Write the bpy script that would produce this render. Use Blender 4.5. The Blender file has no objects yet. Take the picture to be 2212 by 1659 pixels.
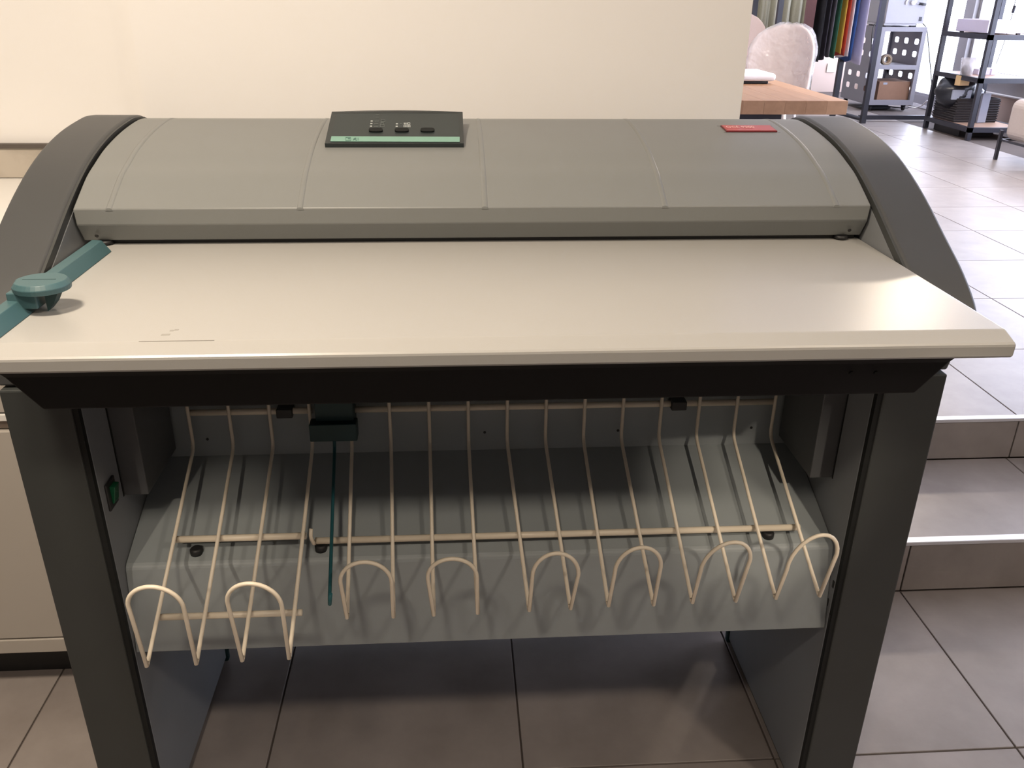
import bpy, bmesh, math, random
from mathutils import Vector, Matrix, Euler
random.seed(7)
D = bpy.data
SC = bpy.context.scene
COL = SC.collection

# ---------------------------------------------------------------- camera
PITCH, ROLL, YAW, FPX = 0.429536342, -0.0109288074, 0.0684167245, 1867.28
CAM = Vector((-0.0525, 0.0, 1.66))
def cam_axes():
    cp, sp, cy, sy = math.cos(PITCH), math.sin(PITCH), math.cos(YAW), math.sin(YAW)
    fwd = Vector((sy*cp, cy*cp, -sp)); right = Vector((cy, -sy, 0)); down = fwd.cross(right)
    cr, sr = math.cos(ROLL), math.sin(ROLL)
    return cr*right + sr*down, -sr*right + cr*down, fwd
RX, DY, FW = cam_axes()
cd = D.cameras.new('camera'); cam = D.objects.new('camera', cd); COL.objects.link(cam)
cd.sensor_width = 36.0; cd.lens = 36.0*FPX/2212.0; cd.clip_start = 0.02; cd.clip_end = 200
m = Matrix.Identity(4)
for i in range(3):
    m[i][0] = RX[i]; m[i][1] = -DY[i]; m[i][2] = -FW[i]; m[i][3] = CAM[i]
cam.matrix_world = m
SC.camera = cam
def at(px, py, x=None, y=None, z=None):
    """the place in the room seen at a photo pixel, at a known x, y or z"""
    r = (px-1106.0)*RX + (py-829.5)*DY + FPX*FW
    if y is not None: t = (y-CAM.y)/r.y
    elif z is not None: t = (z-CAM.z)/r.z
    else: t = (x-CAM.x)/r.x
    return CAM + r*t

# ---------------------------------------------------------------- light
w = D.worlds.new('world'); SC.world = w; w.use_nodes = True
bg = w.node_tree.nodes['Background']; bg.inputs[0].default_value = (0.80, 0.84, 1.0, 1); bg.inputs[1].default_value = 7.0
SC.view_settings.view_transform = 'Standard'; SC.view_settings.look = 'None'
SC.view_settings.gamma = 1.0; SC.view_settings.use_curve_mapping = False
SC.view_settings.exposure = 0.0
def area(name, loc, rot, sx, sy, power, col):
    l = D.lights.new(name, 'AREA'); l.shape = 'RECTANGLE' if sx != sy else 'DISK'
    l.size = sx; l.size_y = sy; l.energy = power; l.color = col
    o = D.objects.new(name, l); o.location = loc; o.rotation_euler = rot; COL.objects.link(o); return o
WARM = (1.0, 0.84, 0.665)
area('ceiling_lamp', (-0.85, 0.75, 2.93), (0, 0, 0), 0.30, 0.30, 55, WARM)
area('ceiling_lamp', (1.25, 0.75, 2.93), (0, 0, 0), 0.30, 0.30, 6, WARM)
area('ceiling_lamp', (-0.50, -0.36, 2.93), (0, 0, 0), 0.26, 0.26, 22, WARM)
area('ceiling_lamp', (1.75, -0.35, 2.93), (0, 0, 0), 0.30, 0.30, 26, WARM)
def spot(loc, aim, ang, power):  # added narrow spots that imitate the lit patches on the shelf
    l = D.lights.new('added_patch_spot', 'SPOT'); l.energy = power; l.color = WARM; l.spot_size = math.radians(ang); l.spot_blend = 0.5; l.shadow_soft_size = 0.05
    o = D.objects.new('added_patch_spot', l); o.location = loc; COL.objects.link(o)
    o.rotation_euler = (Vector(aim)-Vector(loc)).to_track_quat('-Z', 'Y').to_euler()
spot((1.35, -1.45, 2.93), (0.53, 1.47, 0.70), 6.0, 205)
spot((-1.5, -1.45, 2.93), (-0.56, 1.42, 0.69), 5.0, 130)
area('ceiling_lamp', (3.45, 6.20, 2.95), (0, 0, 0), 0.36, 0.36, 62, WARM)
area('ceiling_lamp', (2.6, 9.8, 2.95), (0, 0, 0), 0.40, 0.40, 18, WARM)
DAY = (0.66, 0.71, 1.0)
for yc, wd, pw in ((4.0, 3.6, 80), (8.0, 3.6, 98), (11.6, 2.6, 70)):
    area('window_daylight', (6.25, yc, 1.75), (0, math.radians(90), 0), 2.2, wd, pw, DAY)

# ---------------------------------------------------------------- materials
MATS = {}
def lin(c):
    return tuple(((v/255.0)/12.92 if v/255.0 <= 0.04045 else ((v/255.0+0.055)/1.055)**2.4) for v in c)
def mat(name, rgb, rough=0.5, metal=0.0, noise=0.0, scale=40.0, bump=0.0, bscale=300.0, spec=0.5, trans=0.0, emit=None, coat=0.0, linear=True):
    if name in MATS: return MATS[name]
    mt = D.materials.new(name); mt.use_nodes = True
    nt = mt.node_tree; b = nt.nodes['Principled BSDF']
    b.inputs['Base Color'].default_value = (*rgb, 1); b.inputs['Roughness'].default_value = rough
    b.inputs['Metallic'].default_value = metal; b.inputs['Specular IOR Level'].default_value = spec
    b.inputs['Coat Weight'].default_value = coat
    if trans: b.inputs['Transmission Weight'].default_value = trans
    if emit:
        b.inputs['Emission Color'].default_value = (*emit[0], 1); b.inputs['Emission Strength'].default_value = emit[1]
    tc = nt.nodes.new('ShaderNodeTexCoord')
    if noise:
        n = nt.nodes.new('ShaderNodeTexNoise'); n.inputs['Scale'].default_value = scale; n.inputs['Detail'].default_value = 4
        nt.links.new(tc.outputs['Object'], n.inputs['Vector'])
        mx = nt.nodes.new('ShaderNodeMix'); mx.data_type = 'RGBA'
        mx.inputs[6].default_value = (*[v*(1-noise) for v in rgb], 1); mx.inputs[7].default_value = (*[min(1, v*(1+noise)) for v in rgb], 1)
        nt.links.new(n.outputs['Fac'], mx.inputs[0]); nt.links.new(mx.outputs[2], b.inputs['Base Color'])
    if bump:
        n2 = nt.nodes.new('ShaderNodeTexNoise'); n2.inputs['Scale'].default_value = bscale; n2.inputs['Detail'].default_value = 2
        nt.links.new(tc.outputs['Object'], n2.inputs['Vector'])
        bp = nt.nodes.new('ShaderNodeBump'); bp.inputs['Strength'].default_value = bump; bp.inputs['Distance'].default_value = 0.002
        nt.links.new(n2.outputs['Fac'], bp.inputs['Height']); nt.links.new(bp.outputs['Normal'], b.inputs['Normal'])
    MATS[name] = mt
    return mt
M_cover = mat('cover_grey', (0.192, 0.20, 0.194), 0.42, noise=0.03, scale=6, bump=0.05, bscale=900)
M_cap = mat('cap_dark_grey', (0.054, 0.056, 0.0575), 0.45, noise=0.04, scale=8, bump=0.06, bscale=900)
M_leg = mat('leg_dark_grey', (0.033, 0.037, 0.036), 0.5, noise=0.05, scale=9, bump=0.06, bscale=900)
M_panel = mat('panel_blue_grey', (0.20, 0.215, 0.23), 0.5, noise=0.05, scale=7, bump=0.05, bscale=900)
M_shelf = mat('shelf_grey', (0.27, 0.30, 0.31), 0.5, noise=0.04, scale=6, bump=0.05, bscale=900)
M_brkshade = mat('bracket_shaded_grey', (0.08, 0.085, 0.09), 0.55, noise=0.05)  # same metal as the panel, darkened to paint in its shadow
M_tri = mat('inner_panel_grey', (0.19, 0.20, 0.21), 0.5, noise=0.05, scale=7)
M_rimshade = mat('cap_rim_shade', (0.045, 0.048, 0.047), 0.5, noise=0.08)
M_strip = mat('black_strip', (0.012, 0.013, 0.013), 0.6, noise=0.1, spec=0.2)
M_table = mat('feed_table_white', (0.375, 0.37, 0.352), 0.30, noise=0.02, scale=4, bump=0.05, bscale=700, spec=0.45)
M_hopper = mat('hopper_black', (0.006, 0.006, 0.0065), 0.6, noise=0.1, spec=0.2)
M_wire = mat('cream_wire', (0.74, 0.66, 0.53), 0.35, noise=0.05, scale=30)
M_teal = mat('teal_plastic', (0.050, 0.112, 0.124), 0.45, noise=0.05, scale=20, bump=0.05, bscale=600)
M_teald = mat('dark_teal_plastic', (0.008, 0.038, 0.040), 0.5, noise=0.06)
M_tealr = mat('teal_rod', (0.015, 0.085, 0.10), 0.45, noise=0.05)
M_console = mat('console_black_green', (0.018, 0.024, 0.025), 0.42, noise=0.08, scale=30, bump=0.08, bscale=800)
M_face = mat('console_face', (0.021, 0.030, 0.031), 0.45, noise=0.06, scale=30)
M_mint = mat('mint_stripe', (0.19, 0.36, 0.29), 0.5, noise=0.03)
M_mintd = mat('mint_print', (0.065, 0.16, 0.135), 0.5, noise=0.03)
M_print = mat('pale_print', (0.42, 0.45, 0.44), 0.5, noise=0.03)
M_printd = mat('dim_print', (0.12, 0.14, 0.135), 0.5, noise=0.03)
M_button = mat('button_black', (0.005, 0.007, 0.007), 0.6, noise=0.1, spec=0.25)
M_red = mat('badge_red', (0.44, 0.055, 0.06), 0.35, noise=0.04)
M_redd = mat('badge_dark_red', (0.14, 0.012, 0.016), 0.4, noise=0.04)
M_pink = mat('badge_print', (0.86, 0.50, 0.48), 0.5, noise=0.02)
M_black = mat('black_rubber', (0.012, 0.012, 0.013), 0.5, noise=0.1)
M_green = mat('green_switch', (0.005, 0.07, 0.03), 0.25, noise=0.1)
M_wall = mat('wall_paint', (0.85, 0.835, 0.815), 0.75, noise=0.015, scale=3, bump=0.03, bscale=400)
M_wallb = mat('wall_paint_far', (0.62, 0.49, 0.42), 0.8, noise=0.015, scale=3)
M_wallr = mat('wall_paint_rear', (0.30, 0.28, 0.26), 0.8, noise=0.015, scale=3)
M_ceil = mat('ceiling_paint', (0.80, 0.79, 0.77), 0.85, noise=0.015, scale=3)
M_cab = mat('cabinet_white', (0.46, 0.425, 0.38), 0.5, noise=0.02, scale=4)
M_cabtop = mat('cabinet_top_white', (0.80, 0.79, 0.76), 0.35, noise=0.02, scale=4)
M_grout = mat('grout', (0.10, 0.082, 0.074), 0.9, noise=0.15, scale=60)
M_nosing = mat('aluminium_nosing', (0.72, 0.72, 0.74), 0.38, metal=0.55, noise=0.04, scale=60)
M_blackmetal = mat('black_metal', (0.028, 0.030, 0.042), 0.45, noise=0.1)
M_frame = mat('window_frame_grey', (0.30, 0.29, 0.30), 0.5, noise=0.04)
M_trolley = mat('trolley_grey', (0.25, 0.245, 0.275), 0.5, noise=0.04)
M_press = mat('press_grey', (0.36, 0.355, 0.385), 0.45, noise=0.03)
M_white = mat('white_plastic', (0.82, 0.81, 0.82), 0.4, noise=0.02)
M_card = mat('cardboard', (0.27, 0.155, 0.10), 0.85, noise=0.08, scale=20)
M_tape = mat('brown_tape', (0.17, 0.115, 0.06), 0.35, noise=0.05)
M_core = mat('tape_core', (0.50, 0.38, 0.25), 0.8, noise=0.05)
M_wicker = mat('dark_wicker', (0.028, 0.024, 0.026), 0.75, noise=0.35, scale=60, bump=0.6, bscale=120)
M_bag = mat('black_bag', (0.012, 0.014, 0.02), 0.28, noise=0.3, scale=12, bump=0.4, bscale=40)
M_cream = mat('cream_card', (0.62, 0.43, 0.22), 0.6, noise=0.04)
M_paper = mat('grey_paper', (0.34, 0.37, 0.44), 0.6, noise=0.06)
M_lilac = mat('lilac_box', (0.60, 0.57, 0.72), 0.6, noise=0.03)
M_pinkbox = mat('lilac_box_side', (0.46, 0.37, 0.44), 0.6, noise=0.03)
M_uph = mat('beige_upholstery', (0.50, 0.44, 0.41), 0.85, noise=0.05, scale=90, bump=0.2, bscale=500)
M_chair = mat('pink_beige_upholstery', (0.60, 0.49, 0.45), 0.85, noise=0.05, scale=90, bump=0.2, bscale=500)
M_stuff = mat('dark_filling', (0.06, 0.045, 0.045), 0.8, noise=0.4, scale=60)
M_ribbon = mat('grey_ribbon', (0.30, 0.24, 0.32), 0.5, noise=0.05)
M_mark = mat('table_scuff', (0.29, 0.28, 0.255), 0.5, noise=0.1)
M_socket = mat('socket_plate', (0.62, 0.54, 0.48), 0.5, noise=0.03)

def film(name, alpha, rgb=(0.9, 0.9, 0.92), rough=0.12):
    mt = D.materials.new(name); mt.use_nodes = True; nt = mt.node_tree; nt.nodes.clear()
    out = nt.nodes.new('ShaderNodeOutputMaterial'); mix = nt.nodes.new('ShaderNodeMixShader')
    tr = nt.nodes.new('ShaderNodeBsdfTransparent'); pb = nt.nodes.new('ShaderNodeBsdfPrincipled')
    pb.inputs['Base Color'].default_value = (*rgb, 1); pb.inputs['Roughness'].default_value = rough
    tc = nt.nodes.new('ShaderNodeTexCoord'); n = nt.nodes.new('ShaderNodeTexNoise'); n.inputs['Scale'].default_value = 14
    nt.links.new(tc.outputs['Object'], n.inputs['Vector'])
    bp = nt.nodes.new('ShaderNodeBump'); bp.inputs['Strength'].default_value = 0.8; bp.inputs['Distance'].default_value = 0.03
    nt.links.new(n.outputs['Fac'], bp.inputs['Height']); nt.links.new(bp.outputs['Normal'], pb.inputs['Normal'])
    mix.inputs[0].default_value = alpha
    nt.links.new(tr.outputs[0], mix.inputs[1]); nt.links.new(pb.outputs[0], mix.inputs[2]); nt.links.new(mix.outputs[0], out.inputs[0])
    MATS[name] = mt; return mt
M_film = film('clear_film', 0.30)
M_cup = film('clear_plastic', 0.35, (0.8, 0.8, 0.85), 0.1)
M_glass = film('window_glass', 0.06, (0.9, 0.95, 1.0), 0.03)

def tile_mat():
    mt = D.materials.new('porcelain_tile'); mt.use_nodes = True; nt = mt.node_tree; b = nt.nodes['Principled BSDF']
    tc = nt.nodes.new('ShaderNodeTexCoord'); oi = nt.nodes.new('ShaderNodeObjectInfo')
    ad = nt.nodes.new('ShaderNodeVectorMath'); ad.operation = 'ADD'
    sc = nt.nodes.new('ShaderNodeVectorMath'); sc.operation = 'SCALE'; sc.inputs['Scale'].default_value = 40
    cmb = nt.nodes.new('ShaderNodeCombineXYZ')
    for i in range(3): nt.links.new(oi.outputs['Random'], cmb.inputs[i])
    nt.links.new(cmb.outputs[0], sc.inputs[0]); nt.links.new(sc.outputs[0], ad.inputs[1]); nt.links.new(tc.outputs['Object'], ad.inputs[0])
    n = nt.nodes.new('ShaderNodeTexNoise'); n.inputs['Scale'].default_value = 4.5; n.inputs['Detail'].default_value = 6; n.inputs['Roughness'].default_value = 0.6
    nt.links.new(ad.outputs[0], n.inputs['Vector'])
    r = nt.nodes.new('ShaderNodeValToRGB')
    r.color_ramp.elements[0].position = 0.3; r.color_ramp.elements[0].color = (0.245, 0.215, 0.20, 1)
    r.color_ramp.elements[1].position = 0.72; r.color_ramp.elements[1].color = (0.34, 0.305, 0.285, 1)
    nt.links.new(n.outputs['Fac'], r.inputs[0]); nt.links.new(r.outputs[0], b.inputs['Base Color'])
    b.inputs['Roughness'].default_value = 0.36; b.inputs['Specular IOR Level'].default_value = 0.5
    MATS['tile'] = mt; return mt
M_tile = tile_mat()
def wood_mat(name, c1, c2, sc, rough=0.4):
    mt = D.materials.new(name); mt.use_nodes = True; nt = mt.node_tree; b = nt.nodes['Principled BSDF']
    tc = nt.nodes.new('ShaderNodeTexCoord'); mp = nt.nodes.new('ShaderNodeMapping'); mp.inputs['Scale'].default_value = sc
    nt.links.new(tc.outputs['Object'], mp.inputs['Vector'])
    oi = nt.nodes.new('ShaderNodeObjectInfo')
    n = nt.nodes.new('ShaderNodeTexNoise'); n.inputs['Scale'].default_value = 6; n.inputs['Detail'].default_value = 5; n.noise_dimensions = '4D'
    nt.links.new(mp.outputs[0], n.inputs['Vector'])
    ml = nt.nodes.new('ShaderNodeMath'); ml.operation = 'MULTIPLY'; ml.inputs[1].default_value = 20
    nt.links.new(oi.outputs['Random'], ml.inputs[0]); nt.links.new(ml.outputs[0], n.inputs['W'])
    a = nt.nodes.new('ShaderNodeMath'); a.operation = 'MULTIPLY_ADD'; a.inputs[1].default_value = 0.45
    m2 = nt.nodes.new('ShaderNodeMath'); m2.operation = 'MULTIPLY'; m2.inputs[1].default_value = 0.6
    nt.links.new(n.outputs['Fac'], m2.inputs[0]); nt.links.new(oi.outputs['Random'], a.inputs[0]); nt.links.new(m2.outputs[0], a.inputs[2])
    r = nt.nodes.new('ShaderNodeValToRGB'); r.color_ramp.elements[0].color = (*c1, 1); r.color_ramp.elements[1].color = (*c2, 1)
    r.color_ramp.elements[0].position = 0.15; r.color_ramp.elements[1].position = 0.85
    nt.links.new(a.outputs[0], r.inputs[0]); nt.links.new(r.outputs[0], b.inputs['Base Color']); b.inputs['Roughness'].default_value = rough
    MATS[name] = mt; return mt
M_wood = wood_mat('butcher_block', (0.25, 0.13, 0.068), (0.47, 0.275, 0.16), (4, 1, 4))
M_shelfwood = wood_mat('shelf_wood', (0.42, 0.27, 0.19), (0.56, 0.38, 0.28), (1, 6, 6))
def marble():
    mt = D.materials.new('marble_upstand'); mt.use_nodes = True; nt = mt.node_tree; b = nt.nodes['Principled BSDF']
    tc = nt.nodes.new('ShaderNodeTexCoord'); n = nt.nodes.new('ShaderNodeTexNoise'); n.inputs['Scale'].default_value = 7; n.inputs['Detail'].default_value = 6; n.inputs['Distortion'].default_value = 1.2
    nt.links.new(tc.outputs['Object'], n.inputs['Vector']); r = nt.nodes.new('ShaderNodeValToRGB')
    r.color_ramp.elements[0].position = 0.35; r.color_ramp.elements[0].color = (0.36, 0.32, 0.27, 1); r.color_ramp.elements[1].position = 0.6; r.color_ramp.elements[1].color = (0.50, 0.45, 0.385, 1)
    nt.links.new(n.outputs['Fac'], r.inputs[0]); nt.links.new(r.outputs[0], b.inputs['Base Color']); b.inputs['Roughness'].default_value = 0.35
    return mt
M_marble = marble()
def fabric(name, rgb): return mat(name, rgb, 0.9, noise=0.08, scale=30, bump=0.2, bscale=300)

# ---------------------------------------------------------------- mesh helpers
def tag(o, label=None, cat=None, group=None, kind=None):
    if label: o['label'] = label
    if cat: o['category'] = cat
    if group: o['group'] = group
    if kind: o['kind'] = kind
    return o
def thing(name, label, cat, loc=(0, 0, 0), group=None):
    o = D.objects.new(name, None); o.location = loc; o.empty_display_size = 0.05; COL.objects.link(o)
    return tag(o, label, cat, group)
def wloc(o):
    v = Vector(o.location); p = o.parent
    while p: v += Vector(p.location); p = p.parent
    return v
def link(name, verts, faces, mt, parent=None, smooth=False, bevel=0.0, seg=2, ang=40):
    """verts are in room coordinates; the object's origin goes to the middle of its base"""
    vs = [Vector(v) for v in verts]
    lo = Vector([min(v[i] for v in vs) for i in range(3)]); hi = Vector([max(v[i] for v in vs) for i in range(3)])
    org = Vector(((lo.x+hi.x)/2, (lo.y+hi.y)/2, lo.z))
    me = D.meshes.new(name); me.from_pydata([tuple(v-org) for v in vs], [], faces); me.update()
    bm = bmesh.new(); bm.from_mesh(me); bmesh.ops.recalc_face_normals(bm, faces=bm.faces); bm.to_mesh(me); bm.free()
    me.materials.append(mt)
    if smooth:
        me.shade_smooth() if hasattr(me, 'shade_smooth') else [setattr(p, 'use_smooth', True) for p in me.polygons]
    o = D.objects.new(name, me); COL.objects.link(o)
    if parent: o.parent = parent; o.location = org - wloc(parent)
    else: o.location = org
    if bevel:
        b = o.modifiers.new('bevel', 'BEVEL'); b.width = bevel; b.segments = seg; b.limit_method = 'ANGLE'; b.angle_limit = math.radians(ang)
    return o
def boxv(x0, x1, y0, y1, z0, z1):
    return [(x0,y0,z0),(x1,y0,z0),(x1,y1,z0),(x0,y1,z0),(x0,y0,z1),(x1,y0,z1),(x1,y1,z1),(x0,y1,z1)], [(0,3,2,1),(4,5,6,7),(0,1,5,4),(1,2,6,5),(2,3,7,6),(3,0,4,7)]
def box(name, x0, x1, y0, y1, z0, z1, mt, parent=None, bevel=0.0, seg=2):
    v, f = boxv(x0, x1, y0, y1, z0, z1); return link(name, v, f, mt, parent, bevel=bevel, seg=seg)
def multi(name, parts, mt, parent=None, smooth=False, bevel=0.0):
    V, F = [], []
    for v, f in parts:
        k = len(V); V += list(v); F += [tuple(i+k for i in q) for q in f]
    return link(name, V, F, mt, parent, smooth, bevel)
def prism(axis, prof, a0, a1):
    """prof: points in the plane across the axis; x-axis -> (y,z), y-axis -> (x,z), z-axis -> (x,y)"""
    n = len(prof)
    def P(p, a): return (a, p[0], p[1]) if axis == 'x' else ((p[0], a, p[1]) if axis == 'y' else (p[0], p[1], a))
    v = [P(p, a0) for p in prof] + [P(p, a1) for p in prof]
    f = [tuple(range(n-1, -1, -1)), tuple(range(n, 2*n))] + [(i, (i+1) % n, n+(i+1) % n, n+i) for i in range(n)]
    return v, f
def extr(name, axis, prof, a0, a1, mt, parent=None, bevel=0.0, seg=2, smooth=False, ang=40):
    v, f = prism(axis, prof, a0, a1); return link(name, v, f, mt, parent, bevel=bevel, seg=seg, smooth=smooth, ang=ang)
def fillet(pts, r, n=5):
    pts = [Vector(p) for p in pts]; out = [pts[0]]
    for i in range(1, len(pts)-1):
        a, b, c = pts[i-1], pts[i], pts[i+1]
        d1 = (a-b); d2 = (c-b); t = min(r, d1.length*0.45, d2.length*0.45)
        p0 = b + d1.normalized()*t; p1 = b + d2.normalized()*t
        for k in range(n+1):
            s = k/n; out.append((1-s)**2*p0 + 2*s*(1-s)*b + s*s*p1)
    out.append(pts[-1]); return out
def tubev(pts, r, sides=8):
    pts = [Vector(p) for p in pts]; V, F = [], []
    up = None
    for i, p in enumerate(pts):
        t = (pts[min(i+1, len(pts)-1)] - pts[max(i-1, 0)]).normalized()
        if up is None:
            ref = Vector((0, 0, 1)) if abs(t.z) < 0.9 else Vector((0, 1, 0))
            up = (ref - t*ref.dot(t)).normalized()
        else:
            up = (up - t*up.dot(t))
            up = up.normalized() if up.length > 1e-6 else t.orthogonal().normalized()
        s = t.cross(up)
        for k in range(sides):
            a = 2*math.pi*k/sides; V.append(p + r*(math.cos(a)*up + math.sin(a)*s))
    n = len(pts)
    for i in range(n-1):
        for k in range(sides):
            F.append((i*sides+k, i*sides+(k+1) % sides, (i+1)*sides+(k+1) % sides, (i+1)*sides+k))
    F.append(tuple(range(sides-1, -1, -1))); F.append(tuple((n-1)*sides+k for k in range(sides)))
    return V, F
def tube(name, pts, r, mt, parent=None, sides=8):
    v, f = tubev(pts, r, sides); o = link(name, v, f, mt, parent)
    for p in o.data.polygons: p.use_smooth = len(p.vertices) == 4
    return o
def lathev(prof, c, n=24, axis='z'):
    V, F = [], []
    for r, h in prof:
        for k in range(n):
            a = 2*math.pi*k/n; x, y = r*math.cos(a), r*math.sin(a)
            V.append((c[0]+x, c[1]+y, c[2]+h) if axis == 'z' else ((c[0]+x, c[1]+h, c[2]+y) if axis == 'y' else (c[0]+h, c[1]+x, c[2]+y)))
    m_ = len(prof)
    for i in range(m_-1):
        for k in range(n): F.append((i*n+k, i*n+(k+1) % n, (i+1)*n+(k+1) % n, (i+1)*n+k))
    F.append(tuple(range(n-1, -1, -1))); F.append(tuple((m_-1)*n+k for k in range(n)))
    return V, F
def lathe(name, prof, c, mt, parent=None, n=24, axis='z', bevel=0.0):
    v, f = lathev(prof, c, n, axis); o = link(name, v, f, mt, parent, bevel=bevel)
    for p in o.data.polygons: p.use_smooth = len(p.vertices) == 4
    return o
def struct(o, label): return tag(o, label, kind='structure')
def copy_tree(o, parent=None):
    c = o.copy(); COL.objects.link(c); c.parent = parent
    for ch in list(o.children): copy_tree(ch, c)
    return c

# ================================================================ ROOM
UP = 0.335                                   # height of the upper floor
TR = 0.179                                   # height of the step
# lower floor
fl = struct(box('floor', -3.2, 5.9, -2.6, 2.06, -0.12, -0.005, M_grout), 'lower floor of grey beige porcelain tiles under the copier')
XJ, YJ, TS = 0.0835, 2.053, 0.5985
tile_me = None
def tile_at(name, x0, x1, y0, y1, z0, z1, parent):
    v, f = boxv(x0, x1, y0, y1, z0, z1); return link(name, v, f, M_tile, parent, bevel=0.0012, seg=1)
def tile_grid(parent, xs, ys, sx, sy, top):
    global tile_me
    first = None; base = wloc(parent)
    for x in xs:
        for y in ys:
            if first is None:
                first = tile_at('tile', x+0.0023, x+sx-0.0023, y+0.0023, y+sy-0.0023, top-0.0092, top, parent)
                off = first.location - Vector((x, y, 0))
            else:
                o = first.copy(); COL.objects.link(o); o.location = off + Vector((x, y, 0))
tile_grid(fl, [XJ+TS*k for k in range(-4, 5)], [YJ-TS*k for k in range(1, 5)], TS, TS, 0.0)
# steps
st = struct(box('floor_step', 0.70, 5.9, YJ+0.012, 2.56, -0.12, TR-0.010, M_grout), 'tiled step leading up to the shop floor on the right')
SX = 1.2815
for k in range(-1, 4):
    tile_at('riser_tile', SX+TS*k+0.0023, SX+TS*(k+1)-0.0023, YJ, YJ+0.011, 0.002, TR-0.013, st)
    tile_at('tread_tile', 1.262-0.5985*0+TS*k+0.0023, 1.262+TS*(k+1)-0.0023, YJ+0.024, 2.531, TR-0.0092, TR-0.0005, st)
up = struct(box('floor', 0.70, 5.86, 2.546, 13.1, -0.12, UP-0.005, M_grout), 'upper floor of pale grey tiles in the shop area')
SX2 = 1.872
for k in range(-2, 4):
    tile_at('riser_tile', SX2+0.62*k+0.0023, SX2+0.62*(k+1)-0.0023, 2.533, 2.545, TR+0.002, UP-0.013, up)
ys = [2.558] + [3.141+0.626*k for k in range(0, 14)]
tile_grid(up, [SX2-0.62+0.622*k for k in range(0, 6)], [3.141+0.626*k for k in range(0, 15)], 0.622, 0.626, UP)
for y_ in [2.558]+[3.141+0.626*k for k in range(0, 15)]:
    tile_at('tile', 0.668, SX2-0.62-0.0023, y_+0.0023, (3.1395 if y_ < 3 else y_+0.6237), UP-0.0092, UP, up)
for k in range(6):
    x = SX2-0.62+0.622*k
    tile_at('tile', x+0.0023, x+0.6197, 2.558, 3.1395, UP-0.0092, UP, up)
for i, (y, z, n) in enumerate(((YJ, TR, 'trim_1'), (2.533, UP, 'trim_2'))):
    prof = [(y-0.003, z-0.011), (y-0.003, z-0.001), (y-0.001, z+0.0005), (y+0.024, z+0.0005), (y+0.024, z-0.004), (y+0.002, z-0.004), (y+0.002, z-0.011)]
    struct(extr(n, 'x', prof, 0.70, 5.85, M_nosing), ('aluminium nosing strip along the lower step', 'aluminium nosing strip along the upper floor edge')[i])
# walls
struct(box('wall_front', -0.788, 0.661, 2.2, 2.42, -0.1, 3.0, M_wall), 'plain white wall right behind the copier')
struct(box('wall_left', -3.2, -0.788, 2.27, 2.42, -0.1, 3.0, M_wall), 'warm lit white wall behind the white cabinet on the left')
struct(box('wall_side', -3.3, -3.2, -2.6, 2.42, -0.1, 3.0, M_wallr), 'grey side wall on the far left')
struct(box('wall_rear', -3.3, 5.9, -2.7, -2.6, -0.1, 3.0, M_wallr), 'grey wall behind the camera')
struct(box('wall_back', 0.5, 5.95, 12.9, 13.1, -0.1, 3.0, M_wallb), 'pinkish back wall of the shop area')
struct(box('wall_inner', 0.5, 0.661, 2.42, 12.9, -0.1, 3.0, M_wall), 'white wall along the left of the shop area')
struct(box('ceiling', -3.3, 6.0, -2.7, 13.1, 3.0, 3.1, M_ceil), 'white ceiling')
# glazed right wall at x = 5.85
WX = 5.85
ww = D.objects.new('wall_right', None); ww.location = (WX, 5, 0); COL.objects.link(ww); struct(ww, 'glazed shop front along the right with low sills')
box('sill_wall', WX, WX+0.14, 2.0, 9.95, -0.1, 0.66, M_wallb, ww)
box('sill_ledge', WX-0.03, WX+0.10, 2.0, 9.95, 0.655, 0.672, M_white, ww, 0.004)
box('sill_panel', WX+0.02, WX+0.12, 2.0, 9.95, 0.672, 0.79, M_frame, ww)
box('sill_wall', WX, WX+0.14, 10.3, 12.9, -0.1, 0.36, M_wallb, ww)
box('sill_panel', WX+0.01, WX+0.12, 10.3, 12.9, 0.36, 0.475, M_frame, ww)
box('skirting', WX-0.012, WX, 10.3, 12.9, UP, UP+0.04, M_white, ww)
box('lintel', WX, WX+0.14, -2.6, 12.9, 2.75, 3.0, M_wall, ww)
box('pier', WX, WX+0.14, -2.6, 2.0, -0.1, 2.75, M_wall, ww)
box('pier', WX+0.01, WX+0.13, 9.95, 10.44, -0.1, 0.79, M_frame, ww)
def window(n, y0, y1, z0, label):
    g = D.objects.new(n, None); g.location = (WX, (y0+y1)/2, z0); COL.objects.link(g); struct(g, label)
    multi('frame', [boxv(WX+0.02, WX+0.09, y0, y1, z0, z0+0.03), boxv(WX+0.02, WX+0.09, y0, y1, 2.70, 2.75),
                    boxv(WX+0.02, WX+0.09, y0, y0+0.05, z0, 2.75), boxv(WX+0.02, WX+0.09, y1-0.05, y1, z0, 2.75)], M_frame, g)
    box('pane', WX+0.05, WX+0.056, y0+0.05, y1-0.05, z0+0.03, 2.70, M_glass, g)
window('window_1', 10.44, 12.85, 0.475, 'bright window with a low sill behind the grey trolley')
window('window_2', 7.0, 10.25, 0.79, 'bright window behind the black shelf unit')
window('window_3', 4.5, 6.95, 0.79, 'bright window nearest the armchair on the right')
window('window_4', 2.05, 4.45, 0.79, 'bright window above the steps, beyond the right edge')
struct(multi('window_post', [boxv(WX-0.03, WX+0.10, 10.25, 10.44, 0.79, 2.75)], M_frame), 'grey window post seen behind the black shelf unit')

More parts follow.
